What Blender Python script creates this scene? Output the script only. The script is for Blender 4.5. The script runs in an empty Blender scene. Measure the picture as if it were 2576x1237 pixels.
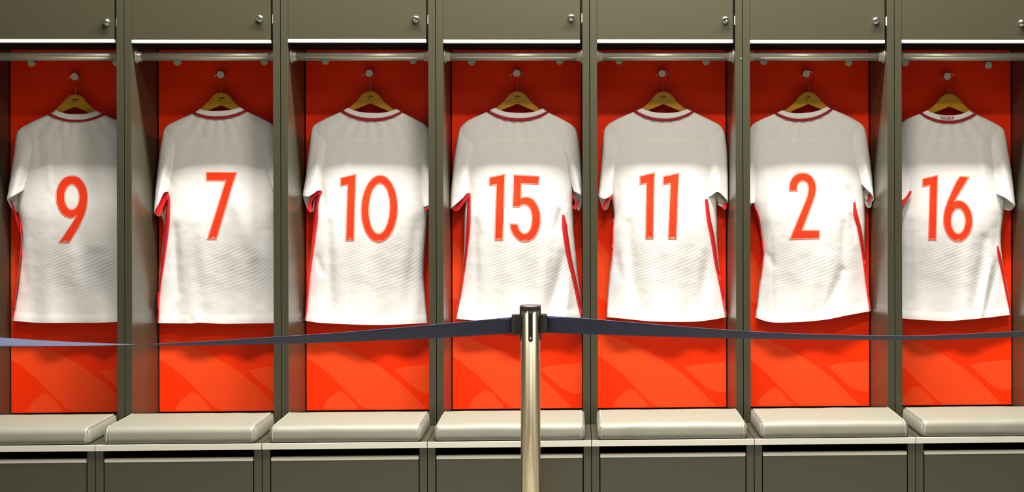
import bpy, bmesh, math, random
from mathutils import Vector, Matrix, noise
from mathutils.bvhtree import BVHTree
from mathutils.geometry import delaunay_2d_cdt

S = bpy.context.scene
COL = S.collection
# ------------------------------------------------------------------ camera
RW, RH = 2576, 1237
F, PX, PY = 2793.0, 1532.56, 438.65            # focal length and principal point in pixels
CX, CD, CZ = -.04148, 4.05138, 1.36058
YAW, ROLL = -.02753, .00273
cam_d = bpy.data.cameras.new('camera')
cam = bpy.data.objects.new('camera', cam_d)
COL.objects.link(cam)
cam_d.sensor_width = 36
cam_d.sensor_fit = 'HORIZONTAL'
cam_d.lens = F / RW * 36
cam_d.shift_x = (RW / 2 - PX) / RW
cam_d.shift_y = (PY - RH / 2) / RW
cam_d.clip_start = .05
cam.location = (CX, -CD, CZ)
cam.rotation_euler = (Matrix.Rotation(YAW, 4, 'Z') @ Matrix.Rotation(math.pi / 2, 4, 'X') @ Matrix.Rotation(-ROLL, 4, 'Z')).to_euler()
S.camera = cam
cam_d.dof.use_dof = True
cam_d.dof.focus_distance = CD + .12
cam_d.dof.aperture_fstop = 11

# ------------------------------------------------------------------ world and exposure
w = bpy.data.worlds.new('world'); S.world = w; w.use_nodes = True
w.node_tree.nodes['Background'].inputs[0].default_value = (.9, .88, .8, 1)
w.node_tree.nodes['Background'].inputs[1].default_value = .02
S.view_settings.view_transform = 'Standard'
S.view_settings.look = 'None'
S.view_settings.exposure = 0
S.view_settings.gamma = 1
S.view_settings.use_curve_mapping = False

# ------------------------------------------------------------------ lights (ceiling lamps of the room and one added fill; fixtures are built round them below)
LAMPS = [  # x, y, z, length x, length y, watts
    (.05, -.70, 3.9, 3.8, .20, 710),
    (.25, -1.68, 3.35, .6, .14, 46),
    (.15, -4.4, 3.9, .30, 3.2, 32),  # unseen fill lamp, added for front light and the post's narrow highlight
]
ZC = 3.9
LIGHT_COL = (1, .965, .90)
lamp_objs = []
for i, (x, y, z, lx, ly, wt) in enumerate(LAMPS):
    ld = bpy.data.lights.new('lamp_glow', 'AREA')
    ld.shape = 'RECTANGLE'; ld.size = lx; ld.size_y = ly; ld.energy = wt; ld.color = LIGHT_COL if i != 1 else (1, .93, .80)
    lo = bpy.data.objects.new('lamp_glow', ld); COL.objects.link(lo)
    lamp_objs.append(lo)

# ------------------------------------------------------------------ materials
def mat(name, col, rough=.5, metal=0, var=.04, scale=30, bump=0, bscale=200, spec=.5, coat=0, aniso=0):
    m = bpy.data.materials.new(name); m.use_nodes = True
    nt = m.node_tree; b = nt.nodes['Principled BSDF']
    b.inputs['Roughness'].default_value = rough; b.inputs['Metallic'].default_value = metal
    b.inputs['Specular IOR Level'].default_value = spec
    b.inputs['Coat Weight'].default_value = coat
    b.inputs['Anisotropic'].default_value = aniso
    tc = nt.nodes.new('ShaderNodeTexCoord')
    nz = nt.nodes.new('ShaderNodeTexNoise'); nz.inputs['Scale'].default_value = scale; nz.inputs['Detail'].default_value = 3
    nt.links.new(tc.outputs['Object'], nz.inputs['Vector'])
    mx = nt.nodes.new('ShaderNodeMix'); mx.data_type = 'RGBA'
    mx.inputs[6].default_value = tuple(c * (1 - var) for c in col) + (1,)
    mx.inputs[7].default_value = tuple(min(1, c * (1 + var)) for c in col) + (1,)
    nt.links.new(nz.outputs['Fac'], mx.inputs[0]); nt.links.new(mx.outputs[2], b.inputs['Base Color'])
    if bump:
        n2 = nt.nodes.new('ShaderNodeTexNoise'); n2.inputs['Scale'].default_value = bscale; n2.inputs['Detail'].default_value = 4
        nt.links.new(tc.outputs['Object'], n2.inputs['Vector'])
        bp = nt.nodes.new('ShaderNodeBump'); bp.inputs['Strength'].default_value = bump; bp.inputs['Distance'].default_value = .002
        nt.links.new(n2.outputs['Fac'], bp.inputs['Height']); nt.links.new(bp.outputs['Normal'], b.inputs['Normal'])
    return m

def emis(name, col, st):
    m = mat(name, col); b = m.node_tree.nodes['Principled BSDF']
    b.inputs['Emission Color'].default_value = col + (1,); b.inputs['Emission Strength'].default_value = st
    return m

M = {}
M['laminate'] = mat('grey_laminate', (.037, .0345, .0195), .27, var=.05, scale=60, bump=.02, bscale=400, spec=.75)
M['laminate_shade'] = mat('painted_shade_board', (.010, .010, .009), .9, spec=.1)  # blackened laminate copy: shade of gaps and recesses put into its colour
M['orange'] = mat('orange_panel', (.95, .031, .0002), .5, var=.03, scale=12, spec=.18)
M['orange_print'] = mat('orange_panel_print', (.95, .066, .011), .5, var=.03, scale=12, spec=.18)
M['alu'] = mat('satin_aluminium', (.82, .80, .73), .34, metal=.12, var=.02)
M['alu_bench'] = mat('pale_bench_edging', (.60, .585, .50), .40, metal=.1, var=.02)
M['rail'] = mat('rail_metal', (.40, .39, .32), .34, metal=.35, var=.04)
M['chrome'] = mat('chrome', (.75, .73, .70), .12, metal=1, var=.02)
M['steel'] = mat('brushed_steel', (.54, .475, .33), .34, metal=1, var=.06, scale=8, aniso=.96)
_nt = M['steel'].node_tree; _tg = _nt.nodes.new('ShaderNodeTangent'); _tg.direction_type = 'RADIAL'; _tg.axis = 'Z'
_nt.links.new(_tg.outputs[0], _nt.nodes['Principled BSDF'].inputs['Tangent']); _nt.nodes['Principled BSDF'].inputs['Anisotropic Rotation'].default_value = .25
M['cap_metal'] = mat('dull_cap_metal', (.075, .06, .055), .75, spec=.12)
M['hook_disc'] = mat('satin_disc', (.62, .66, .53), .5, metal=.1, var=.05)
M['wood'] = mat('hanger_wood', (.46, .225, .003), .45, var=.18, scale=14)
M['ink'] = mat('dark_ink', (.05, .035, .015), .6)
M['leather'] = mat('grey_leather', (.145, .141, .108), .50, var=.03, scale=9, bump=.10, bscale=260, spec=.42)
M['piping'] = mat('leather_piping', (.24, .23, .19), .45)
M['seam_dark'] = mat('dark_seam', (.035, .025, .03), .7)
M['navy'] = mat('navy_webbing', (.024, .031, .068), .75, var=.12, scale=90, bump=.5, bscale=700)
M['black_plastic'] = mat('black_plastic', (.018, .017, .016), .42)
M['grey_plastic'] = mat('grey_plastic', (.062, .064, .052), .5)
M['collar_red_shaded'] = mat('shaded_red_rib', (.36, .0015, .006), .75)  # darker copy of the red trim, with the collar's shade in its colour
M['red_trim'] = mat('red_trim', (.62, .004, .006), .7, var=.06, scale=120)
M['red_print'] = mat('red_number_print', (.86, .040, .008), .42, var=.05, scale=25, spec=.4)
M['cream_print'] = mat('cream_number_line', (.86, .60, .36), .5)
M['crimson'] = mat('crimson_number_rim', (.72, .012, .030), .5)
M['collar'] = mat('rib_knit', (.80, .785, .76), .85, bump=.2, bscale=900)
M['floor'] = mat('floor_covering', (.20, .19, .165), .6, bump=.2)
M['ceiling'] = mat('ceiling_paint', (.25, .24, .22), .9)
M['wall'] = mat('wall_paint', (.10, .097, .09), .9)
M['glow'] = emis('lamp_diffuser', (1, .96, .86), 6)
M['fixture'] = mat('lamp_housing', (.7, .7, .68), .5)

def shirt_material():
    m = bpy.data.materials.new('white_jersey_knit'); m.use_nodes = True
    nt = m.node_tree; N = nt.nodes; L = nt.links; b = N['Principled BSDF']
    b.inputs['Roughness'].default_value = .78; b.inputs['Specular IOR Level'].default_value = .25
    b.inputs['Sheen Weight'].default_value = .15
    tc = N.new('ShaderNodeTexCoord'); sp = N.new('ShaderNodeSeparateXYZ'); L.new(tc.outputs['Object'], sp.inputs[0])
    def op(o, a, b_=None, c=None, clamp=False):
        n = N.new('ShaderNodeMath'); n.operation = o; n.use_clamp = clamp
        for i, v in enumerate((a, b_, c)):
            if v is None: continue
            if isinstance(v, (int, float)): n.inputs[i].default_value = v
            else: L.new(v, n.inputs[i])
        return n.outputs[0]
    def ss(v, lo, hi, a=0., b_=1.):
        n = N.new('ShaderNodeMapRange'); n.interpolation_type = 'SMOOTHSTEP'
        L.new(v, n.inputs['Value'])
        n.inputs['From Min'].default_value = lo; n.inputs['From Max'].default_value = hi
        n.inputs['To Min'].default_value = a; n.inputs['To Max'].default_value = b_
        return n.outputs[0]
    X, Z = sp.outputs['X'], sp.outputs['Z']
    slope = op('MULTIPLY_ADD', op('ADD', Z, .72), .95, .20)
    ph = op('SUBTRACT', Z, op('MULTIPLY', X, slope))
    le = op('MAXIMUM', op('MULTIPLY_ADD', X, -1, -.09), 0)
    ri = op('MAXIMUM', op('ADD', X, -.11), 0)
    ph = op('ADD', ph, op('MULTIPLY', op('MULTIPLY', le, le), 3.6))
    ph = op('SUBTRACT', ph, op('MULTIPLY', op('MULTIPLY', ri, ri), 2.6))
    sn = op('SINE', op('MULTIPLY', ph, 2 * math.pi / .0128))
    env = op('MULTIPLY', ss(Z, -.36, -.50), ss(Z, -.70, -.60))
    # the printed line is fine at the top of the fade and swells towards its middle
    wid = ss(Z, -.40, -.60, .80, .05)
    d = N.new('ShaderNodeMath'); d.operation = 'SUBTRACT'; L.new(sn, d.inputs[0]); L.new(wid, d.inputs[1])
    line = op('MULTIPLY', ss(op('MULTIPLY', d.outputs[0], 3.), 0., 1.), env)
    # yoke seam arc and centre seam
    x4 = op('POWER', op('DIVIDE', op('ABSOLUTE', X), .19), 3.5)
    arc = op('ABSOLUTE', op('ADD', Z, op('MULTIPLY_ADD', x4, .046, .078)))
    seam = op('MULTIPLY', ss(arc, .0030, .0008), ss(op('ABSOLUTE', X), .205, .19))
    cs = op('MULTIPLY', ss(op('ABSOLUTE', X), .0045, .002), ss(Z, -.078, -.072))
    seam = op('MAXIMUM', seam, op('MULTIPLY', cs, .7))
    mx = N.new('ShaderNodeMix'); mx.data_type = 'RGBA'
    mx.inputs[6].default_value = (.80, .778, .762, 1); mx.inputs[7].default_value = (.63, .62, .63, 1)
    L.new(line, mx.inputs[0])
    m2 = N.new('ShaderNodeMix'); m2.data_type = 'RGBA'; L.new(seam, m2.inputs[0]); L.new(mx.outputs[2], m2.inputs[6])
    m2.inputs[7].default_value = (.86, .85, .80, 1)
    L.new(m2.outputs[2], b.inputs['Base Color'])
    nz = N.new('ShaderNodeTexNoise'); nz.inputs['Scale'].default_value = 14; nz.inputs['Detail'].default_value = 2
    L.new(tc.outputs['Object'], nz.inputs['Vector'])
    bp = N.new('ShaderNodeBump'); bp.inputs['Strength'].default_value = .25; bp.inputs['Distance'].default_value = .01
    L.new(nz.outputs['Fac'], bp.inputs['Height']); L.new(bp.outputs['Normal'], b.inputs['Normal'])
    return m
M['jersey'] = shirt_material()

# ------------------------------------------------------------------ helpers
CAM = Vector((CX, -CD, CZ))
def ray(px, py):
    x, y = px - PX, py - PY
    c, s = math.cos(ROLL), math.sin(ROLL)
    x, y = c * x - s * y, s * x + c * y
    v = Vector((x / F, 1, -y / F))
    c, s = math.cos(YAW), math.sin(YAW)
    return Vector((c * v.x - s * v.y, s * v.x + c * v.y, v.z))
def P(px, py, Y):
    """world point on the upright plane at depth Y where the photograph shows (px, py)"""
    r = ray(px, py)
    return CAM + r * ((Y + CD) / r.y)

def tag(o, label=None, cat=None, group=None, kind=None):
    if label: o['label'] = label
    if cat: o['category'] = cat
    if group: o['group'] = group
    if kind: o['kind'] = kind
    return o
def empty(name, loc, label, cat, group=None):
    o = bpy.data.objects.new(name, None); COL.objects.link(o); o.location = loc
    o.empty_display_size = .05
    return tag(o, label, cat, group)
def origin(o):
    v = Vector((0, 0, 0))
    while o is not None:
        v += o.location; o = o.parent
    return v
def obj(name, bm, m, parent=None, smooth=False, base=None):
    """bm is in world coordinates; the object's origin is its parent's (or base)"""
    me = bpy.data.meshes.new(name)
    off = origin(parent) if parent is not None else Vector(base or (0, 0, 0))
    for v in bm.verts: v.co -= off
    bmesh.ops.recalc_face_normals(bm, faces=bm.faces)
    bm.to_mesh(me); bm.free()
    for mm in (m if isinstance(m, (list, tuple)) else [m]): me.materials.append(mm)
    if smooth:
        for p in me.polygons: p.use_smooth = True
    o = bpy.data.objects.new(name, me); COL.objects.link(o)
    if parent is not None: o.parent = parent
    else: o.location = off
    return o
def box(bm, x0, x1, y0, y1, z0, z1, bev=0, seg=2):
    r = bmesh.ops.create_cube(bm, size=1)
    vs = r['verts']
    for v in vs:
        v.co = Vector(((x0 + x1) / 2 + v.co.x * (x1 - x0), (y0 + y1) / 2 + v.co.y * (y1 - y0), (z0 + z1) / 2 + v.co.z * (z1 - z0)))
    if bev:
        es = list({e for v in vs for e in v.link_edges})
        bmesh.ops.bevel(bm, geom=es, offset=bev, segments=seg, affect='EDGES', profile=.6)
def boxo(name, m, parent, *a, bev=.001, **k):
    bm = bmesh.new(); box(bm, *a, bev=bev)
    return obj(name, bm, m, parent)
def lathe(bm, c, axis, prof, n=28):
    """prof: list of (distance along axis, radius)"""
    axis = Vector(axis).normalized(); c = Vector(c)
    a = axis.orthogonal().normalized(); b = axis.cross(a)
    rings = []
    for d, r in prof:
        if r <= 1e-6: rings.append([bm.verts.new(c + axis * d)])
        else: rings.append([bm.verts.new(c + axis * d + (a * math.cos(2 * math.pi * k / n) + b * math.sin(2 * math.pi * k / n)) * r) for k in range(n)])
    for p, q in zip(rings, rings[1:]):
        for k in range(n):
            k2 = (k + 1) % n
            if len(p) == 1 and len(q) == 1: continue
            if len(p) == 1: bm.faces.new((p[0], q[k], q[k2]))
            elif len(q) == 1: bm.faces.new((p[k], p[k2], q[0]))
            else: bm.faces.new((p[k], p[k2], q[k2], q[k]))
def tube(bm, pts, r, n=8, caps=True):
    pts = [Vector(p) for p in pts]; rings = []
    up = None
    for i, p in enumerate(pts):
        t = (pts[min(i + 1, len(pts) - 1)] - pts[max(i - 1, 0)]).normalized()
        if up is None: up = t.orthogonal().normalized()
        up = (up - t * up.dot(t)).normalized(); s = t.cross(up)
        rings.append([bm.verts.new(p + (up * math.cos(2 * math.pi * k / n) + s * math.sin(2 * math.pi * k / n)) * r) for k in range(n)])
    for a, b in zip(rings, rings[1:]):
        for k in range(n):
            bm.faces.new((a[k], a[(k + 1) % n], b[(k + 1) % n], b[k]))
    if caps:
        bm.faces.new(rings[0]); bm.faces.new(rings[-1])
def prism(bm, poly, f0, f1):
    """poly: 2D points; f0/f1 map a 2D point to the two 3D sides"""
    a = [bm.verts.new(f0(*p)) for p in poly]; b = [bm.verts.new(f1(*p)) for p in poly]
    bm.faces.new(a); bm.faces.new(b)
    n = len(poly)
    for i in range(n): bm.faces.new((a[i], a[(i + 1) % n], b[(i + 1) % n], b[i]))
def resample(pts, n):
    """n+1 points along a polyline, smoothed, by arc length"""
    pts = [Vector((p[0], p[1])) for p in pts]
    if len(pts) > 2:  # Catmull-Rom
        q = [pts[0]]
        for i in range(len(pts) - 1):
            p0 = pts[max(i - 1, 0)]; p1 = pts[i]; p2 = pts[i + 1]; p3 = pts[min(i + 2, len(pts) - 1)]
            d1 = (p2 - p0) * .5; d2 = (p3 - p1) * .5
            L_ = (p2 - p1).length
            for d in (d1, d2):
                if d.length > L_ * 1.0: d *= L_ / d.length
            for k in range(1, 9):
                t = k / 8; t2 = t * t; t3 = t2 * t
                q.append(p1 * (2 * t3 - 3 * t2 + 1) + d1 * (t3 - 2 * t2 + t) + p2 * (-2 * t3 + 3 * t2) + d2 * (t3 - t2))
        pts = q
    cum = [0]
    for a, b in zip(pts, pts[1:]): cum.append(cum[-1] + (b - a).length)
    out = []; j = 0
    for k in range(n + 1):
        s = cum[-1] * k / n
        while j < len(cum) - 2 and cum[j + 1] < s: j += 1
        sp_ = cum[j + 1] - cum[j]
        out.append(pts[j].lerp(pts[j + 1], 0 if sp_ == 0 else (s - cum[j]) / sp_))
    return out
def coons(Lc, Rc, Tc, Bc, nt_, nu):
    """grid of 2D points: Lc/Rc run top to bottom, Tc/Bc run left to right"""
    L_ = resample(Lc, nt_); R_ = resample(Rc, nt_); T_ = resample(Tc, nu); B_ = resample(Bc, nu)
    g = []
    for i in range(nt_ + 1):
        t = i / nt_; row = []
        for j in range(nu + 1):
            u = j / nu
            p = L_[i] * (1 - u) + R_[i] * u + T_[j] * (1 - t) + B_[j] * t
            p -= (T_[0] * (1 - u) * (1 - t) + T_[-1] * u * (1 - t) + B_[0] * (1 - u) * t + B_[-1] * u * t)
            row.append(p)
        g.append(row)
    return g
def sm(a, b, x):
    t = max(0, min(1, (x - a) / (b - a))); return t * t * (3 - 2 * t)

# ------------------------------------------------------------------ room
W = .56; TH = .0268; ZB = .45; ZD = 1.8404; BF = -.25; DP = .25
ZT = 2.42
def struct(name, m, *a, bev=0):
    bm = bmesh.new(); box(bm, *a, bev=bev)
    return tag(obj(name, bm, m), kind='structure')
struct('floor', M['floor'], -4.6, 4.8, -6.6, .6, -.1, 0)
struct('ceiling', M['ceiling'], -4.6, 4.8, -6.6, .6, ZC + .12, ZC + .2)
struct('wall_back', M['wall'], -4.6, 4.8, .40, .5, 0, ZC + .12)
struct('wall_front', M['wall'], -4.6, 4.8, -6.6, -6.5, 0, ZC + .12)
struct('wall_left', M['wall'], -4.6, -4.5, -6.5, .40, 0, ZC + .12)
struct('wall_right', M['wall'], 4.7, 4.8, -6.5, .40, 0, ZC + .12)

LAMP_LABEL = ['long white ceiling light fitting right above the locker fronts', 'short white light fitting hung on rods below the ceiling', 'narrow white ceiling fitting added overhead as an unseen fill light']
for k, ((x, y, z, lx, ly, wt), lo) in enumerate(zip(LAMPS, lamp_objs)):
    e = empty('ceiling_light', (x, y, z), LAMP_LABEL[k], 'ceiling light', 'ceiling lights of the changing room')
    bm = bmesh.new(); box(bm, x - lx / 2 - .03, x + lx / 2 + .03, y - ly / 2 - .03, y + ly / 2 + .03, z + .01, z + .12, bev=.004)
    obj('housing', bm, M['fixture'], e)
    bm = bmesh.new(); box(bm, x - lx / 2, x + lx / 2, y - ly / 2, y + ly / 2, z + .002, z + .012)
    obj('diffuser', bm, M['glow'], e)
    if z < ZC:
        for s_ in (-1, 1):
            bm = bmesh.new(); tube(bm, [(x + s_ * lx * .4, y, z + .11), (x + s_ * lx * .4, y, ZC + .12)], .005)
            obj('rod', bm, M['fixture'], e)
    lo.parent = e; lo.location = (0, 0, 0)

# ------------------------------------------------------------------ lockers
NUM = ['9', '7', '10', '15', '11', '2', '16']
PAN = [  # the printed shapes, as seen in the third locker (panel left edge at 770)
    [(770.5, 862), (785, 850), (812, 853), (838, 864), (870, 876), (899, 889), (925, 904), (950, 919), (990, 948), (1034, 988), (1055, 1010), (1071, 1029),
     (928, 1029), (908, 1020), (889, 1002), (855, 968), (835, 948), (815, 931), (790, 911), (770.5, 898)],
    [(811, 1029), (818, 1013), (832, 998), (853, 983), (870, 991), (886, 1009), (899, 1029)],
    [(992, 929), (1030, 921), (1070, 918), (1098, 918), (1098, 990), (1079, 992), (1055, 984), (1034, 968), (1012, 948)],
    [(770.5, 603), (787, 625), (808, 660), (826, 705), (832, 750), (820, 772), (795, 765), (770.5, 747)],
]
DISC = {0: [(78, 159), (292, 158), (187, 192.5)], 1: [(445.5, 156), (665.5, 155), (554.6, 187.8)], 2: [(818.5, 153.5), (1039, 152), (928.8, 184)],
        3: [(1186.6, 155), (1408, 153.5), (1299.8, 184)], 4: [(1557, 153), (1776, 155.5), (1665.8, 185)],
        5: [(1921, 154.5), (2135, 158), (2029, 185.7)], 6: [(2278, 158), (2487, 164), (2383.5, 191.8)]}
KNOB = [(267, 56), (653, 47), (1046, 48.5), (1437, 45), (1825, 50.5), (2204, 52.5), (2571, 58)]
STRIPY = [2, 0, 3, 1, 2, 1, 2]     # how far each door's lower edge sits off true, in tenths of a millimetre x 8
def inner(i): return ((i - 4) * W + TH, (i - 3) * W - TH)
YH = .221
for i in range(7):
    x0, x1 = (i - 4) * W, (i - 3) * W
    a, b = inner(i)
    e = empty('locker', ((x0 + x1) / 2, 0, ZB), 'tall grey open locker with an orange back, holding the number %s shirt' % NUM[i], 'locker', 'lockers along the wall')
    zl = ZB + .001
    boxo('side_panel', M['laminate'], e, x0 + .0012, a, 0, DP + .10, zl, ZT)
    boxo('side_panel', M['laminate'], e, b, x1 - .0012, 0, DP + .10, zl, ZT)
    boxo('shelf', M['laminate_shade'], e, a + .0005, b - .0005, .024, DP + .098, ZD + .004, ZD + .022)  # near-black so the shade under the shelf is in its colour
    boxo('rear_board', M['laminate_shade'], e, a + .0003, b - .0003, DP + .012, DP + .03, zl, ZT - .002, bev=0)
    # orange back panel with the lighter printed sweeps
    bm = bmesh.new()
    box(bm, a + .0035, b - .0035, DP, DP + .010, ZB + .006, ZD + .003, bev=.0006)
    nf = len(bm.faces)
    bpn = obj('back_panel', bm, [M['orange'], M['orange_print']], e)
    sh = (i - 2) * W
    for poly in PAN:
        bm = bmesh.new()
        pts = resample(poly + [poly[0]], len(poly) * 3)[:-1]
        vs = []
        for p in pts:
            q = P(p.x, p.y, DP - .0001); q.x = min(max(q.x + sh, a + .004), b - .004); q.z = max(q.z, ZB + .008)
            if not vs or (vs[-1].co - q).length > 1e-4: vs.append(bm.verts.new(q))
        if (vs[0].co - vs[-1].co).length < 1e-4: bm.verts.remove(vs.pop())
        bm.faces.new(vs)
        bmesh.ops.triangulate(bm, faces=bm.faces[:])
        obj('panel_print', bm, M['orange_print'], bpn)
    # door
    dx0, dx1 = a + .0008, b - .0085
    jz = STRIPY[i] * .0008 - .001
    d = boxo('door', M['laminate'], e, dx0, dx1, .001, .019, ZD + .0115 + jz, ZT - .004)
    boxo('edge_strip', M['alu'], d, dx0, dx1, 0, .0195, ZD + jz, ZD + .0115 + jz, bev=.0008)
    kx, ky = KNOB[i]; c = P(kx, ky, 0)
    bm = bmesh.new()
    lathe(bm, (c.x, .001, c.z), (0, -1, 0), [(0, .0132), (.003, .0132), (.005, .0115), (.007, .0100), (.012, .0095), (.014, .0085), (.015, .006), (.0138, .0045), (.0138, 0)], 32)
    lk = obj('lock', bm, M['chrome'], d, True)
    boxo('key_slot', M['black_plastic'], lk, c.x - .0007, c.x + .0007, -.0136, -.0126, c.z - .0035, c.z + .0035, bev=0)
    boxo('strike_plate', M['alu'], e, b - .0024, b - .0002, .004, .016, c.z - .016, c.z + .016, bev=.0003)
    if i == 4:   # small bright screw on the front edge of one upright
        q = P(1865, 148, 0); bm = bmesh.new()
        lathe(bm, (q.x - .001, 0, q.z), (0, -1, 0), [(0, 0), (0, .003), (.001, .0026), (.0016, 0)], 14)
        obj('screw', bm, M['chrome'], e, True)
    # rail
    yr, zr = .048, P(900, 142, .048).z + .0
    bm = bmesh.new(); lathe(bm, (a + .002, yr, zr), (1, 0, 0), [(0, 0), (0, .0155), (b - a - .004, .0155), (b - a - .004, 0)], 32)
    rl = obj('hanging_rail', bm, M['rail'], e, True)
    for sx, xx in ((1, a), (-1, b)):
        bm = bmesh.new(); lathe(bm, (xx, yr, zr), (sx, 0, 0), [(0, 0), (0, .0255), (.003, .0255), (.006, .022), (.008, .0185), (.020, .0178), (.021, .0155), (.021, 0)], 32)
        obj('flange', bm, M['rail'], rl, True)
    for k, (hx, hy) in enumerate(DISC[i]):
        q = P(hx, hy, YH)
        bm = bmesh.new()
        lathe(bm, (q.x, DP, q.z), (0, -1, 0), [(0, 0), (0, .0055), (DP - YH - .007, .0055), (DP - YH - .006, .0125), (DP - YH - .001, .0138), (DP - YH, .0132), (DP - YH, 0)], 32)
        obj('coat_hook', bm, M['hook_disc'], e, False)

# ------------------------------------------------------------------ bench cabinets and cushions
for i in range(7):
    x0, x1 = (i - 4) * W, (i - 3) * W
    e = empty('bench_cabinet', ((x0 + x1) / 2, 0, 0), 'low grey bench cabinet with a pale metal edge, below the number %s shirt' % NUM[i], 'bench cabinet', 'bench cabinets under the lockers')
    g = .0012
    sb = boxo('seat_board', M['laminate'], e, x0 + g, x1 - g, BF + .0025, DP + .098, ZB - .0195, ZB)
    boxo('edge_strip', M['alu_bench'], sb, x0 + g, x1 - g, BF - .0005, BF + .003, ZB - .0200, ZB + .0003, bev=.0006)
    boxo('side_panel', M['laminate'], e, x0 + g, x0 + TH, BF + .004, DP + .09, .0, ZB - .020)
    boxo('side_panel', M['laminate'], e, x1 - TH, x1 - g, BF + .004, DP + .09, .0, ZB - .020)
    boxo('rear_board', M['laminate_shade'], e, x0 + TH, x1 - TH, -.03, -.02, .02, ZB - .0205, bev=0)
    dr = boxo('drawer_front', M['laminate'], e, x0 + TH + .0035, x1 - TH - .0035, BF + .005, BF + .023, .065, ZB - .0600)
    boxo('edge_strip', M['alu_bench'], dr, x0 + TH + .0035, x1 - TH - .0035, BF + .0045, BF + .0235, ZB - .0600, ZB - .0490, bev=.0008)
    boxo('plinth', M['laminate_shade'], e, x0 + TH, x1 - TH, BF + .05, BF + .07, .0, .06)

def cushion(i):
    a, b = (i - 4) * W + .0245, (i - 3) * W - .0245
    if i == 4: a, b = a - .001, b + .000
    y0, y1 = BF + .006, -.0045
    h = .062
    rnd = random.Random(i * 7 + 3)
    e = empty('seat_cushion', ((a + b) / 2, (y0 + y1) / 2, ZB), 'pale grey leather seat cushion on the bench, below the number %s shirt' % NUM[i], 'cushion', 'leather cushions along the bench')
    cx, cy = (a + b) / 2, (y0 + y1) / 2; hx, hy = (b - a) / 2, (y1 - y0) / 2
    NX, NY = 44, 30
    ph = rnd.uniform(0, 6)
    def top(u, v):  # u, v in -1..1
        ex = min(1 - abs(u), 1) * hx; ey = (1 - abs(v)) * hy
        # rolled front and back, crisper at the ends
        fx = 1 - (1 - min(1, ex / .016)) ** 2
        ry = .030 if v < 0 else .018
        fy = math.sqrt(max(0, 1 - (1 - min(1, ey / ry)) ** 2))
        crown = .004 * (1 - u * u) * (1 - v * v)
        z = .030 + (h - .030 - .006) * (.72 + .28 * fx) * fy + crown + .0018 * noise.noise(Vector((u * 3 + ph, v * 2, i)))
        return z
    bm = bmesh.new()
    def sm1(k, n):  # denser near the edges
        t = k / n * 2 - 1
        return math.sin(t * math.pi / 2) if True else t
    grid = []
    cr = .016
    def planshape(u, v):
        # rounded corners in plan
        x, y = u * hx, v * hy
        ax, ay = abs(x), abs(y)
        dx, dy = ax - (hx - cr), ay - (hy - cr)
        if dx > 0 and dy > 0:
            m_ = max(dx, dy); l = math.hypot(dx, dy)
            k = m_ / l; ax = hx - cr + dx * k; ay = hy - cr + dy * k
        return math.copysign(ax, x) + cx, math.copysign(ay, y) + cy
    for r in range(NY + 1):
        row = []
        for c in range(NX + 1):
            u, v = sm1(c, NX), sm1(r, NY)
            x, y = planshape(u, v)
            row.append(bm.verts.new((x, y, ZB + top(u, v))))
        grid.append(row)
    for r in range(NY):
        for c in range(NX): bm.faces.new((grid[r][c], grid[r][c + 1], grid[r + 1][c + 1], grid[r + 1][c]))
    loop = [grid[0][c] for c in range(NX + 1)] + [grid[r][NX] for r in range(1, NY + 1)] + [grid[NY][c] for c in range(NX - 1, -1, -1)] + [grid[r][0] for r in range(NY - 1, 0, -1)]
    prev = loop; n = len(loop)
    side = []
    for zz, out in ((.020, .0030), (.010, .0028), (.003, .0005), (.0005, -.004)):
        ring = []
        for v in loop:
            dx, dy = v.co.x - cx, v.co.y - cy
            nx = dx / hx if abs(dx) > hx - cr else 0; ny = dy / hy if abs(dy) > hy - cr else 0
            l = math.hypot(nx, ny) or 1
            wob = .0012 * noise.noise(Vector((v.co.x * 22, v.co.y * 22, zz * 90 + i)))
            ring.append(bm.verts.new((v.co.x + nx / l * (out + wob), v.co.y + ny / l * (out + wob), ZB + zz)))
        for k in range(n): bm.faces.new((prev[k], prev[(k + 1) % n], ring[(k + 1) % n], ring[k]))
        prev = ring; side.append(ring)
    bm.faces.new(prev)
    co = obj('cover', bm, M['leather'], e, True)
    # piping round each end panel and a dark stitched seam
    for s in (-1, 1):
        pts = []
        uu = s * (1 - .0105 / hx)
        for k in range(0, 41):
            v = -1 + 2 * k / 40
            v = math.sin(v * math.pi / 2)
            x, y = planshape(uu, v)
            pts.append((x, y, ZB + top(uu, v) + .0006))
        f = pts[0]; pts = [(f[0], f[1] - .0032, ZB + .004), (f[0], f[1] - .0036, ZB + .018)] + pts + [(pts[-1][0], pts[-1][1] + .0034, ZB + .018), (pts[-1][0], pts[-1][1] + .003, ZB + .004)]
        bm = bmesh.new(); tube(bm, pts, .0019, 8); obj('piping', bm, M['piping'], e, True)
        pts2 = []
        for k in range(3, 38):
            v = math.sin((-1 + 2 * k / 40) * math.pi / 2)
            x, y = planshape(s * (1 - .0035 / hx), v)
            pts2.append((x, y, ZB + top(s * (1 - .0035 / hx), v) + .0002 + .0006 * math.sin(k * 1.3 + i)))
        bm = bmesh.new(); tube(bm, pts2, .0013, 6); obj('seam', bm, M['seam_dark'], e, True)
for i in range(7): cushion(i)

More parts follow.
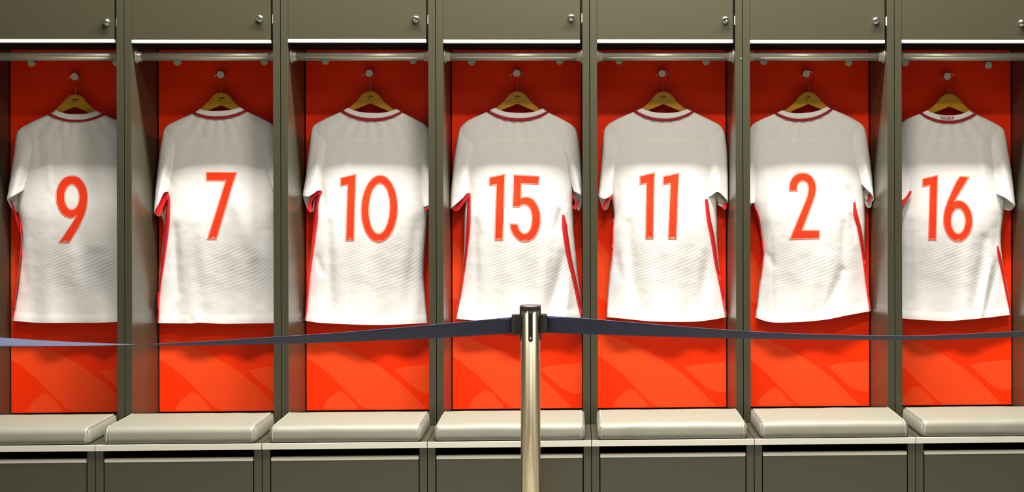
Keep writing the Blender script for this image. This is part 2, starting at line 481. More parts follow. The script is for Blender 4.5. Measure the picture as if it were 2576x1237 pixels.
# ------------------------------------------------------------------ hangers
YHG = .214
HANG = [(190, 237.5, 266.5, 0), (557, 233, 263, .5), (932, 229.5, 258, .5), (1301.5, 229.8, 259, .5), (1668.5, 230.3, 260, .5), (2033, 231, 260, -.5), (2387, 236, 266, .5)]
UP = [(0, 0), (8, .8), (15, 4), (23, 11), (31, 22), (42, 35), (54, 44), (80, 57), (105, 69), (126, 84), (131, 92)]
LO = [(129, 96), (120, 90), (105, 82), (80, 71), (41, 48)]
for i, (hx, hy, ap, tilt) in enumerate(HANG):
    o = P(hx, hy, YHG)
    e = empty('coat_hanger', o, 'wooden coat hanger with a wire hook, holding the number %s shirt' % NUM[i], 'coat hanger', 'wooden coat hangers')
    k = ap - hy
    half = [(x, y) for x, y in UP] + [(x, y - 29 + k) if x < 130 else (x, y) for x, y in LO]
    poly = [(x, y) for x, y in half] + [(0, k)] + [(-x, y) for x, y in reversed(half[1:])]
    sk = tilt * .012
    def f(dy, hx=hx, hy=hy, sk=sk):
        def g(x, y):
            q = P(hx + x, hy + y + x * sk, YHG); q.y += dy + .00012 * abs(x) * 0
            return q
        return g
    bm = bmesh.new(); prism(bm, poly, f(-.0065), f(.0065))
    es = [ed for ed in bm.edges if abs((ed.verts[0].co - ed.verts[1].co).y) < 1e-6]
    bmesh.ops.bevel(bm, geom=es, offset=.002, segments=2, affect='EDGES')
    arm = obj('wooden_arm', bm, M['wood'], e)
    dx_, dy_, _ = DISC[i][2][0], DISC[i][2][1], 0
    wire = [(hx, hy + 3), (hx, hy - 2), (hx + .6, hy - 19), (hx + 3, hy - 24), (hx + 8.8, hy - 27.5), (hx + 12.5, hy - 32), (hx + 14, hy - 38), (hx + 13, hy - 44), (hx + 9, hy - 49.5),
            (dx_ + 5, dy_ - 7.0), (dx_, dy_ - 7.6), (dx_ - 5, dy_ - 6), (dx_ - 9, dy_ - 2), (dx_ - 12, dy_ + 2.5), (dx_ - 16, dy_ + 5)]
    ws = [P(p.x, p.y, YHG + .021 * sm(8, 26, k)) for k, p in enumerate(resample(wire, 46))]
    bm = bmesh.new(); tube(bm, ws, .0016, 8)
    lathe(bm, ws[-1], (1, 0, 0), [(-.0024, 0), (-.0018, .0016), (0, .0024), (.0018, .0016), (.0024, 0)], 10)
    obj('wire_hook', bm, M['chrome'], e, True)
    if i < 6:   # dark stamped mark on the wood
        bm = bmesh.new()
        for pl in ([(-10, 15), (-6, 12.3), (0, 11.2), (5, 11.4), (7.4, 12.6), (7.6, 14.4), (5, 15.2), (0, 14.6), (-1.2, 13.2), (-5, 13.6)],
                   [(-6.5, 18.6), (-5, 17.2), (-1.5, 16.8), (-.6, 18), (-3.5, 18.6), (-1, 20), (-5.5, 20.2)]):
            vs = [bm.verts.new(P(hx + x, hy + y, YHG - .0068)) for x, y in pl]
            bm.faces.new(vs)
        bmesh.ops.triangulate(bm, faces=bm.faces[:])
        obj('stamped_mark', bm, M['ink'], arm)

# ------------------------------------------------------------------ digits, traced outlines
def Z(ox, oy, s, pts): return [(ox + x * s, oy + y * s) for x, y in pts]
def ell(cx, cy, rx, ry, a0=0, a1=360, n=48, shear=0):
    r = []
    for k in range(n):
        t = math.radians(a0 + (a1 - a0) * k / n); y = cy + ry * math.sin(t)
        r.append((cx + rx * math.cos(t) - shear * (y - cy), y))
    return r
def curve(pts, per=4): return [tuple(p) for p in resample(pts, (len(pts) - 1) * per)]
D9 = ([Z(120, 420, .1778, curve([(113, 420), (122, 330), (155, 240), (205, 170), (270, 130), (350, 119), (420, 132), (480, 175), (530, 245), (560, 330), (571, 420), (566, 500), (552, 590), (520, 690), (450, 840), (380, 960), (305, 1075)]) + [(150, 1072), (400, 700)] + curve([(398, 701), (360, 720), (310, 724), (250, 705), (190, 655), (145, 580), (120, 500), (113, 420)])[:-1])],
      [Z(120, 420, .1778, ell(341, 425, 98, 173))])
D7 = ([Z(490, 410, .1697, [(163, 130), (630, 132), (560, 345), (325, 1135), (178, 1135), (450, 265), (165, 265)])], [])
D10 = ([Z(840, 420, .1617, [(98, 163), (350, 103), (315, 1148), (178, 1148), (205, 285), (95, 303)])], [])
D10b = ([Z(840, 420, .1617, ell(706, 648, 291, 527, shear=.024))], [Z(840, 420, .1617, ell(706, 648, 155, 384, shear=.03))])
D15 = ([Z(1210, 420, .1617, [(125, 158), (380, 102), (345, 1143), (208, 1140), (232, 280), (120, 298)])], [])
D15b = ([Z(1210, 420, .1617, [(503, 113), (913, 138), (905, 275), (635, 262)] + curve([(630, 468), (700, 456), (790, 480), (860, 550), (910, 660), (931, 800), (910, 950), (850, 1080), (770, 1145), (675, 1168), (590, 1145), (510, 1070), (460, 980), (442, 875)]) + curve([(578, 882), (585, 930), (610, 985), (650, 1022), (680, 1029), (720, 1015), (755, 970), (780, 890), (787, 780), (775, 700), (745, 635), (700, 598), (665, 590), (630, 600), (590, 630)]) + [(485, 622)])], [])
D11 = ([Z(1590, 420, .1617, [(115, 137), (357, 78), (337, 1120), (205, 1118), (215, 262), (115, 280)])], [])
D11b = ([Z(1590, 420, .1617, [(478, 142), (737, 88), (695, 1125), (557, 1120), (587, 262), (475, 285)])], [])
D2 = ([Z(1960, 420, .1617, curve([(153, 382), (152, 330), (160, 250), (190, 180), (240, 125), (300, 95), (365, 85), (430, 95), (490, 125), (540, 180), (570, 245), (582, 330), (575, 400), (555, 480), (520, 580), (365, 980)]) + [(632, 978), (635, 1112), (157, 1130)] + curve([(405, 520), (432, 440), (445, 380), (448, 320), (438, 275), (415, 240), (380, 225), (350, 226), (315, 245), (292, 285), (287, 330), (286, 380)]))], [])
D16 = ([Z(2300, 420, .1617, [(125, 178), (372, 120), (345, 1145), (215, 1142), (232, 290), (120, 315)])], [])
D16b = ([Z(2300, 420, .1617, [(705, 138), (863, 150)] + curve([(640, 518), (690, 512), (770, 535), (840, 600), (890, 700), (912, 810), (900, 940), (850, 1060), (770, 1140), (685, 1165), (600, 1145), (520, 1070), (465, 950), (447, 820), (460, 690), (500, 560), (560, 410), (630, 260), (704, 140)])[:-1])], [Z(2300, 420, .1617, ell(683, 840, 103, 190))])

def area(p): return sum(p[i][0] * p[(i + 1) % len(p)][1] - p[(i + 1) % len(p)][0] * p[i][1] for i in range(len(p))) / 2
def inset(p, d):
    """offset a closed polygon towards its inside (d > 0)"""
    s = 1 if area(p) > 0 else -1; n = len(p); out = []
    for i in range(n):
        a, b, c = Vector(p[i - 1]), Vector(p[i]), Vector(p[(i + 1) % n])
        e1, e2 = (b - a), (c - b)
        if e1.length < 1e-6 or e2.length < 1e-6: out.append(tuple(b)); continue
        e1.normalize(); e2.normalize()
        n1 = Vector((-e1.y, e1.x)) * s; n2 = Vector((-e2.y, e2.x)) * s
        m_ = n1 + n2
        if m_.length < 1e-3: out.append(tuple(b)); continue
        m_.normalize(); k = min(1 / max(.3, m_.dot(n1)), 2.5)
        out.append(tuple(b + m_ * d * k))
    return out
def densify(p, step):
    out = []
    for i in range(len(p)):
        a, b = Vector(p[i]), Vector(p[(i + 1) % len(p)])
        n = max(1, int((b - a).length / step))
        for k in range(n): out.append(a.lerp(b, k / n))
    r = []
    for q in out:
        if not r or (r[-1] - q).length > .05: r.append(q)
    return r
def inside(x, y, loops):
    c = False
    for p in loops:
        n = len(p); j = n - 1
        for i in range(n):
            yi, yj = p[i][1], p[j][1]
            if (yi > y) != (yj > y) and x < (p[j][0] - p[i][0]) * (y - yi) / (yj - yi) + p[i][0]: c = not c
            j = i
    return c
def draped(loopsets, proj, step=4):
    """one dense triangulation over nested outlines, split into one mesh per band, all lying on the cloth"""
    verts, edges = [], []
    for loops in loopsets:
        for lp in loops:
            d = densify(lp, step); b0 = len(verts); verts += d
            edges += [(b0 + k, b0 + (k + 1) % len(d)) for k in range(len(d))]
    xs = [v.x for v in verts]; ys = [v.y for v in verts]
    core = loopsets[-1]
    y = min(ys) + step * .6
    while y < max(ys):
        x = min(xs) + step * .5
        while x < max(xs):
            if inside(x, y, core): verts.append(Vector((x, y)))
            x += step
        y += step
    vo, eo, fo, *_ = delaunay_2d_cdt(verts, edges, [], 0, 1e-4)
    pos = [proj(v.x, v.y) for v in vo]
    bms = [bmesh.new() for _ in loopsets]; maps = [{} for _ in loopsets]
    for f in fo:
        cx = sum(vo[k].x for k in f) / 3; cy = sum(vo[k].y for k in f) / 3
        lev = -1
        for n_, loops in enumerate(loopsets):
            if inside(cx, cy, loops): lev = n_
        if lev < 0: continue
        mp = maps[lev]
        for k in f:
            if k not in mp: mp[k] = bms[lev].verts.new(pos[k])
        bms[lev].faces.new([mp[k] for k in f])
    return bms

# ------------------------------------------------------------------ shirts
YS = .200      # depth of the shirts' side seams
def fold_amt(folds, x, y):
    s = 0
    for (ax, ay, bx, by, wd, am) in folds:
        dx, dy = bx - ax, by - ay; L2 = dx * dx + dy * dy
        t = ((x - ax) * dx + (y - ay) * dy) / L2
        tt = max(0, min(1, t)); px_, py_ = ax + dx * tt, ay + dy * tt
        d = math.hypot(x - px_, y - py_)
        if d < wd * 3: s += am * math.exp(-(d / wd) ** 2) * (.25 + .75 * math.sin(math.pi * max(0, min(1, (t + .15) / 1.3))))
    return s

def build_shirt(i, sp):
    a_, b_ = inner(i); lo, hi = a_ + .003, b_ - .003
    cxp, neck = sp['cx'], sp['neck']
    org = P(cxp, 300, YS)
    lab = sp['label']
    e = empty('football_shirt', org, lab, 'shirt', 'football shirts hanging in the lockers')
    def clampx(q, m_=0):
        q.x = min(max(q.x, lo + m_), hi - m_); return q
    NT, NU = 84, 64
    xl, yl, xr, yr, sag = neck
    def neckcurve(xl, yl, xr, yr, sag, n=16, pw=2.2):
        mid = (yl + yr) / 2
        return [(xl + (xr - xl) * k / n, yl + (yr - yl) * k / n + (sag - mid) * (1 - abs(2 * k / n - 1) ** pw)) for k in range(n + 1)]
    top = neckcurve(xl, yl, xr, yr, sag)
    grid = coons(sp['BL'], sp['BR'], top, sp['hem'], NT, NU)
    rnd = random.Random(i + 11); f1, f2, f3 = [rnd.uniform(0, 6.28) for _ in range(3)]
    folds = sp['folds']
    def back(t): return .026 * sm(.38, .95, t)      # the lower half hangs closer to the panel
    def thick(u, t):
        T = .013 + (.034 - .013) * sm(0, .35, t) - .018 * sm(.45, 1, t)
        s = abs(2 * u - 1)
        return T * math.sqrt(max(0, 1 - s ** 3.2))
    def front(p, u, t):
        ex = max(0, 1 - abs(2 * u - 1) ** 6)
        ramp = .12 + .88 * sm(.25, .85, t)
        wv = (.0022 + .0030 * sm(.8, 1, t)) * math.sin((p.x - cxp) * .052 + f1 + (p.y - 500) * .004) + .0016 * math.sin((p.x - cxp) * .093 + f2 - (p.y - 500) * .006)
        wv += .0026 * noise.noise(Vector(((p.x - cxp) * .018 + f3, p.y * .006, i)))
        # drape from the shoulders: shallow radiating folds
        dr = .0016 * math.sin(math.atan2(p.y - 230, p.x - cxp) * 22 + f2) * (1 - sm(.05, .35, t))
        hemb = .0014 * sm(.9655, .970, t)
        return YS + back(t) - thick(u, t) - ex * (wv * ramp + dr + fold_amt(folds, p.x, p.y)) - hemb
    bm = bmesh.new()
    fr, rr = [], []
    for r in range(NT + 1):
        t = r / NT; fa = []; ra = []
        for c in range(NU + 1):
            u = c / NU; p = grid[r][c]
            fa.append(bm.verts.new(clampx(P(p.x, p.y, front(p, u, t)))))
            if 0 < c < NU:
                dy = 34 * (1 - abs(2 * u - 1) ** 2.0) * (1 - sm(0, .12, t))
                wv = .003 * math.sin((p.x - cxp) * .045 + f3) * sm(.3, 1, t)
                ra.append(bm.verts.new(clampx(P(p.x, p.y + dy, YS + back(t) + thick(u, t) * .62 + wv * (1 - abs(2 * u - 1) ** 4)))))
            else: ra.append(fa[-1])
        fr.append(fa); rr.append(ra)
    for r in range(NT):
        for c in range(NU):
            bm.faces.new((fr[r][c], fr[r][c + 1], fr[r + 1][c + 1], fr[r + 1][c]))
            bm.faces.new((rr[r][c + 1], rr[r][c], rr[r + 1][c], rr[r + 1][c + 1]))
    bm.normal_update()
    bvh = BVHTree.FromBMesh(bm)
    obj('torso', bm, M['jersey'], e, True)
    # sleeves
    sb = []
    for side, sl in (('L', sp['SL']), ('R', sp['SR'])):
        n1, n2 = 40, 18
        flap = sl.get('flap', (0, 0))
        g = coons(sl['outer'], sl['inner'], sl['top'], sl['cuff'], n1, n2)
        bm = bmesh.new(); fr = []; rr = []
        for r in range(n1 + 1):
            t = r / n1; fa = []; ra = []
            for c in range(n2 + 1):
                u = c / n2; p = g[r][c]
                pr = math.sqrt(max(0, 1 - abs(2 * u - 1) ** 2.4))
                T = (.003 + .023 * sm(0, .5, t))
                wv = .003 * math.sin(u * 9 + f1 + t * 3) * sm(.2, .8, t) * pr + fold_amt(folds, p.x, p.y) * pr
                yy = YS - .004 * sm(.3, .9, t) - T * pr - wv - .0010 * sm(.93, .945, t)
                fa.append(bm.verts.new(clampx(P(p.x, p.y, yy), .0005)))
                fl = sm(.55, 1, t) * math.sin(math.pi * min(1, max(0, u * sl.get('fk', 1))))
                if 0 < c < n2 or t > .6:
                    ra.append(bm.verts.new(clampx(P(p.x + flap[0] * fl, p.y + flap[1] * fl, YS + .003 + T * .45 * pr), .0005)))
                else: ra.append(fa[-1])
            fr.append(fa); rr.append(ra)
        def q4(*v):
            s_ = []
            for k in v:
                if k not in s_: s_.append(k)
            if len(s_) > 2:
                try: bm.faces.new(s_)
                except ValueError: pass
        for r in range(n1):
            for c in range(n2):
                q4(fr[r][c], fr[r][c + 1], fr[r + 1][c + 1], fr[r + 1][c])
                q4(rr[r][c + 1], rr[r][c], rr[r + 1][c], rr[r + 1][c + 1])
            q4(fr[r][0], fr[r + 1][0], rr[r + 1][0], rr[r][0])
            q4(fr[r][n2], rr[r][n2], rr[r + 1][n2], fr[r + 1][n2])
        bm.normal_update()
        sb.append(BVHTree.FromBMesh(bm))
        so = obj('sleeve', bm, M['jersey'], e, True)
        for tr in sl.get('trim', []):
            bt = bmesh.new()
            yq = sl.get('ytrim', YS + .002)
            prism(bt, [tuple(p) for p in tr], lambda x, y: clampx(P(x, y, yq), .001), lambda x, y: clampx(P(x, y, yq + .0012), .001))
            bmesh.ops.triangulate(bt, faces=[f for f in bt.faces if len(f.verts) > 4])
            obj('cuff_trim', bt, M['red_trim'], so)
        for tr in sl.get('lining', []):
            bt = bmesh.new()
            prism(bt, [tuple(p) for p in tr], lambda x, y: clampx(P(x, y, YS + .006), .001), lambda x, y: clampx(P(x, y, YS + .0075), .001))
            bmesh.ops.triangulate(bt, faces=[f for f in bt.faces if len(f.verts) > 4])
            obj('cuff_lining', bt, M['collar'], so)
    def hit(x, y, lift=.0012, trees=(bvh,)):
        r = ray(x, y).normalized(); best = None
        for tr in trees:
            h = tr.ray_cast(CAM, r)
            if h[0] is not None and (best is None or h[3] < best): best = h[3]
        if best is None: return P(x, y, YS - .004)
        return CAM + r * (best - lift)
    # side stripes
    for st in sp['stripes']:
        rows = resample([(y, (x0 + x1) / 2) for y, x0, x1 in st], 26)
        wd = resample([(y, x1 - x0) for y, x0, x1 in st], 26)
        bt = bmesh.new(); prev = None
        for r_, w_ in zip(rows, wd):
            y, xc = r_.x, r_.y; hw = w_.y / 2
            cur = []
            for s_ in (-1, 0, 1):
                q = hit(xc + s_ * hw, y, .0034)
                cur.append(bt.verts.new(clampx(q, .0012)))
            back = [bt.verts.new(v.co + Vector((0, .0012, 0))) for v in cur]
            if prev:
                for k in range(2):
                    bt.faces.new((prev[0][k], prev[0][k + 1], cur[k + 1], cur[k]))
                    bt.faces.new((prev[1][k + 1], prev[1][k], back[k], back[k + 1]))
                bt.faces.new((prev[0][0], cur[0], back[0], prev[1][0])); bt.faces.new((prev[0][2], prev[1][2], back[2], cur[2]))
            prev = (cur, back)
        obj('side_stripe', bt, M['red_trim'], e, True)
    # collar: white rib band and red trim below it, closed round the front of the neck
    tl, tr_, tc = sp['band']
    bandc = neckcurve(tl[0], tl[1], tr_[0], tr_[1], tc, pw=2.6)
    midL = (xl + (tl[0] - xl) * .30, yl + (tl[1] - yl) * .30); midR = (xr + (tr_[0] - xr) * .30, yr + (tr_[1] - yr) * .30)
    bnd = neckcurve(midL[0], midL[1], midR[0], midR[1], sp['bound'])
    def band(c1, c2, y1, y2, name, m_, parent, lift):
        A = resample(c1, 40); B = resample(c2, 40)
        bm = bmesh.new(); rows = []
        for k in range(5):
            s_ = k / 4; row = []
            for j in range(41):
                p = A[j].lerp(B[j], s_); u = j / 40
                yy = y1 + (y2 - y1) * s_ - .0135 * math.sqrt(max(0, 1 - abs(2 * u - 1) ** 3.2)) - lift - .0012 * math.sin(math.pi * s_)
                row.append(bm.verts.new(P(p.x, p.y, yy)))
            rows.append(row)
        for r in range(4):
            for c in range(40): bm.faces.new((rows[r][c], rows[r][c + 1], rows[r + 1][c + 1], rows[r + 1][c]))
        # far side of the neck, hanging lower on the panel side
        rows2 = []
        for k in range(3):
            s_ = k / 2; row = []
            for j in range(41):
                p = A[j].lerp(B[j], s_); u = j / 40
                if j in (0, 40): row.append(rows[k * 2][j]); continue
                bul = math.sqrt(max(0, 1 - abs(2 * u - 1) ** 2.4))
                row.append(bm.verts.new(P(p.x, p.y + 36 * bul, YS + .004 + .018 * bul + lift)))
            rows2.append(row)
        for r in range(2):
            for c in range(40):
                f = [rows2[r][c + 1], rows2[r][c], rows2[r + 1][c], rows2[r + 1][c + 1]]
                try: bm.faces.new(f)
                except ValueError: pass
        o = obj(name, bm, m_, parent, True)
        md = o.modifiers.new('thickness', 'SOLIDIFY'); md.thickness = .0014; md.offset = 0
        return o
    col = band(bandc, bnd, YS + .002, YS - .001, 'collar', M['collar'], e, .0020)
    band(bnd, top, YS - .001, YS - .001, 'collar_trim', M['collar_red_shaded'], col, .0032)
    if sp.get('text'):
        cu = bpy.data.curves.new('lettering', 'FONT'); cu.body = sp['text'][0]; cu.size = 1; cu.align_x = 'CENTER'; cu.offset = .012
        to = bpy.data.objects.new('lettering', cu); COL.objects.link(to)
        bpy.context.view_layer.update()
        me = to.evaluated_get(bpy.context.evaluated_depsgraph_get()).to_mesh()
        bt = bmesh.new(); bt.from_mesh(me); to.to_mesh_clear() if False else None
        bpy.data.objects.remove(to)
        xs = [v.co.x for v in bt.verts]; ys = [v.co.y for v in bt.verts]
        (x0, y0, x1, y1) = sp['text'][1]
        for v in bt.verts:
            fx = (v.co.x - min(xs)) / (max(xs) - min(xs)); fy = (v.co.y - min(ys)) / (max(ys) - min(ys))
            v.co = P(x0 + (x1 - x0) * fx, y1 + (y0 - y1) * fy - 1.0 * (1 - (2 * fx - 1) ** 2) * -.6, YS - .0205)
        obj('lettering', bt, M['collar_red_shaded'], col)
    # numbers
    for outs, holes in sp['digits']:
        sets = [outs + holes, [inset(p, 1.0) for p in outs] + [inset(p, -1.0) for p in holes], [inset(p, 2.1) for p in outs] + [inset(p, -2.1) for p in holes]]
        b0, b1, b2 = draped(sets, lambda x, y: hit(x, y, .0007))
        do = obj('number_digit', b2, M['red_print'], e, True)
        obj('cream_line', b1, M['cream_print'], do, True)
        obj('outer_rim', b0, M['crimson'], do, True)
        # tiny pale maker's line near the foot
        ymax = max(p[1] for p in outs[0]); foot = [p[0] for p in outs[0] if p[1] > ymax - 1.2]
        fx = sum(foot) / len(foot); bm = bmesh.new()
        for k in range(5):
            x = fx - 4 + k * 1.9 + (3 if i in (0, 1) else 0)
            vs = [bm.verts.new(hit(x + dx, ymax - 6 + dy, .0012)) for dx, dy in ((0, 0), (1.3, 0), (1.3, 1.9), (0, 1.9))]
            bm.faces.new(vs)
        obj('small_print', bm, M['cream_print'], do)
    return e

def mirror(c, pts): return [(2 * c - x, y) for x, y in pts]
SH = []
# number 9
BL9 = [(121, 289), (75, 309), (54, 330), (46, 400), (48, 470), (45, 520), (52, 560), (55, 600), (51, 660), (41, 740), (30, 806)]
SH.append(dict(cx=192, neck=(121, 289, 263, 289, 307), band=((141, 277), (241, 277), 287), bound=302,
    label='white football shirt with a red number 9 on its back, on a wooden hanger',
    BL=BL9, BR=[(263, 289), (311, 309), (336, 328), (343, 400), (340, 470), (340, 520), (336, 560), (333, 600), (337, 660), (345, 740), (352, 806)],
    hem=[(30, 806), (90, 813), (180, 816), (260, 818), (352, 816)],
    SL=dict(outer=[(75, 309), (50, 324), (41, 337), (33, 400), (20, 485), (17, 501)], inner=[(110, 306), (95, 360), (80, 420), (62, 476)], top=[(75, 309), (110, 306)],
            cuff=[(17, 501), (38, 490), (62, 476)], flap=(4, 44), fk=1, trim=[[(24, 498), (33, 512), (44, 545), (52, 575), (49, 585), (40, 550), (29, 518)]]),
    SR=dict(outer=[(311, 309), (336, 324), (345, 337), (352, 400), (362, 485), (364, 503)], inner=[(276, 306), (291, 360), (306, 420), (325, 476)], top=[(311, 309), (276, 306)], cuff=[(364, 503), (345, 490), (325, 476)], flap=(0, 20)),
    stripes=[[(545, 47, 51), (600, 52, 55), (680, 46, 49), (800, 31, 33)]],
    folds=[(52, 600, 62, 720, 9, -.007), (240, 640, 275, 800, 22, -.008), (190, 640, 215, 800, 20, .005), (150, 330, 155, 400, 7, -.004), (95, 330, 100, 420, 6, -.004), (120, 340, 124, 470, 8, .003), (225, 430, 240, 600, 24, -.005)],
    digits=[D9]))
# number 7
SH.append(dict(cx=553, neck=(484, 286, 621, 280, 300), band=((502, 274), (603, 269), 279), bound=293,
    label='white football shirt with a red number 7 on its back, on a wooden hanger',
    BL=[(484, 286), (440, 305), (418, 320), (412, 370), (416, 430), (412, 480), (411, 540), (412, 580), (409, 620), (405, 660), (400, 700), (397, 760), (395, 812)],
    BR=[(621, 280), (664, 300), (688, 316), (696, 370), (694, 430), (697, 480), (696, 540), (694, 580), (697, 620), (701, 660), (706, 700), (709, 760), (712, 812)],
    hem=[(395, 812), (480, 813), (500, 811), (560, 814), (640, 813), (712, 812)],
    SL=dict(outer=[(440, 305), (420, 316), (411, 330), (402, 380), (392, 470), (387, 534)], inner=[(475, 302), (460, 350), (442, 420), (426, 484)], top=[(440, 305), (475, 302)],
            cuff=[(387, 534), (400, 510), (410, 488), (417, 482), (426, 484)], flap=(4, 36), fk=1,
            trim=[[(388, 534), (399, 514), (409, 490), (416, 483), (424, 485), (428, 500), (421, 503), (417, 492), (413, 500), (410, 520), (404, 541), (393, 540)]], ytrim=YS - .019,
            lining=[[(417, 492), (422, 505), (418, 540), (412, 560), (407, 541), (411, 515)]]),
    SR=dict(outer=[(664, 300), (686, 312), (695, 326), (704, 380), (714, 470), (718, 520)], inner=[(630, 298), (645, 350), (663, 420), (690, 490)], top=[(664, 300), (630, 298)], cuff=[(718, 520), (705, 510), (690, 495)], flap=(0, 20)),
    stripes=[[(498, 420, 428), (550, 415, 427), (590, 412, 423), (618, 410, 419), (663, 405, 413), (700, 401, 407), (743, 397.5, 402), (808, 395.5, 399)]],
    folds=[(440, 570, 447, 740, 9, -.007), (560, 420, 640, 640, 20, .005), (500, 560, 520, 760, 16, .004), (640, 420, 660, 760, 14, -.005), (480, 800, 486, 812, 5, -.004), (505, 320, 515, 350, 6, -.003), (420, 440, 436, 470, 5, -.003)],
    digits=[D7]))
# number 10
SH.append(dict(cx=935, neck=(857, 281, 1012, 283, 305), band=((875, 271), (997, 274), 284), bound=298,
    label='white football shirt with a red number 10 on its back, on a wooden hanger',
    BL=[(857, 281), (810, 303), (790, 320), (786, 370), (792, 430), (793, 480), (791, 550), (787, 590), (782, 640), (776, 700), (771, 760), (766, 806)],
    BR=[(1012, 283), (1050, 302), (1074, 318), (1082, 370), (1078, 430), (1078, 500), (1073, 570), (1067, 650), (1066, 700), (1070, 750), (1076, 812)],
    hem=[(766, 806), (800, 811), (870, 815), (960, 817), (1040, 814), (1076, 812)],
    SL=dict(outer=[(810, 303), (790, 315), (783, 328), (775, 390), (768, 450), (761, 491)], inner=[(845, 300), (835, 350), (822, 420), (810, 480)], top=[(810, 303), (845, 300)],
            cuff=[(761, 491), (774, 494), (788, 487), (800, 479), (810, 480)], flap=(-2, 46), fk=.9, ytrim=YS - .018,
            trim=[[(810, 479), (797, 478), (785, 487), (778, 503), (772, 524), (776, 530), (784, 533), (786, 528), (783, 522), (784, 508), (790, 497), (803, 487), (811, 487)]],
            lining=[[(803, 489), (792, 498), (786, 510), (786, 528), (795, 540), (802, 500)]]),
    SR=dict(outer=[(1050, 302), (1068, 312), (1080, 326), (1090, 400), (1096, 470), (1098, 505)], inner=[(1020, 300), (1033, 350), (1045, 420), (1058, 500), (1064, 521)], top=[(1050, 302), (1020, 300)],
            cuff=[(1098, 505), (1082, 516), (1064, 524)], flap=(0, 6), trim=[[(1066, 525), (1082, 518), (1097, 508), (1097, 514), (1082, 524), (1070, 528)]], ytrim=YS - .03),
    stripes=[[(486, 800, 808), (510, 792, 801), (550, 789, 800), (586, 786, 795), (642, 781, 787), (703, 775.5, 779), (764, 770.5, 774), (803, 766.5, 769)]],
    folds=[(828, 560, 832, 780, 11, -.006), (812, 470, 818, 540, 7, -.005), (1048, 560, 1025, 780, 13, -.007), (1062, 600, 1050, 790, 7, .004), (795, 640, 812, 690, 8, -.004), (870, 320, 875, 480, 9, .002)],
    digits=[D10, D10b]))
# number 15
SH.append(dict(cx=1303, neck=(1225, 281, 1380, 283, 305), band=((1244, 271), (1365, 273), 284), bound=298,
    label='white football shirt with a red number 15 on its back, behind the barrier post',
    BL=[(1225, 281), (1175, 304), (1160, 322), (1160, 370), (1168, 430), (1172, 490), (1168, 540), (1168, 600), (1166, 650), (1163, 700), (1155, 745), (1148, 780), (1145, 801)],
    BR=[(1380, 283), (1420, 303), (1440, 320), (1446, 370), (1440, 430), (1440, 490), (1441, 540), (1444, 594), (1450, 650), (1455, 703), (1462, 756), (1466, 798)],
    hem=[(1145, 801), (1185, 805), (1260, 808), (1350, 808), (1420, 803), (1466, 798)],
    SL=dict(outer=[(1175, 304), (1163, 315), (1155, 328), (1143, 390), (1137, 450), (1132, 525)], inner=[(1210, 300), (1205, 350), (1194, 420), (1184, 487)], top=[(1175, 304), (1210, 300)],
            cuff=[(1132, 525), (1148, 512), (1165, 497), (1176, 485), (1184, 487)], flap=(2, 10), fk=1, ytrim=YS - .018,
            trim=[[(1136, 524), (1150, 513), (1164, 498), (1174, 483), (1184, 486), (1180, 494), (1168, 510), (1154, 529), (1145, 531)]]),
    SR=dict(outer=[(1420, 303), (1440, 315), (1451, 330), (1459, 380), (1464, 440), (1467, 500)], inner=[(1388, 300), (1402, 350), (1424, 420), (1443, 481)], top=[(1420, 303), (1388, 300)],
            cuff=[(1467, 500), (1461, 490), (1453, 485), (1443, 481)], flap=(-4, 42), fk=1, ytrim=YS - .004,
            trim=[[(1444, 481), (1446, 490), (1441, 505), (1434, 526), (1430, 526), (1437, 500)], [(1452, 503), (1457, 506), (1452, 520), (1448, 528), (1440, 523)]]),
    stripes=[[(490, 1177, 1184), (545, 1174, 1184), (574, 1173, 1183), (610, 1171, 1179), (650, 1168, 1174), (690, 1164, 1168), (745, 1155.5, 1159), (798, 1145.5, 1148)],
             [(540, 1414, 1420), (560, 1413, 1425), (574, 1414, 1427), (642, 1425, 1437), (703, 1440, 1450), (756, 1451, 1460.5), (797, 1461, 1465.5)]],
    folds=[(1408, 530, 1402, 580, 8, -.008), (1418, 640, 1382, 800, 12, -.009), (1436, 690, 1420, 800, 8, .006), (1196, 560, 1200, 780, 9, -.004), (1195, 480, 1215, 580, 7, .003), (1380, 600, 1360, 790, 14, .005), (1190, 470, 1196, 520, 6, -.003)],
    digits=[D15, D15b]))
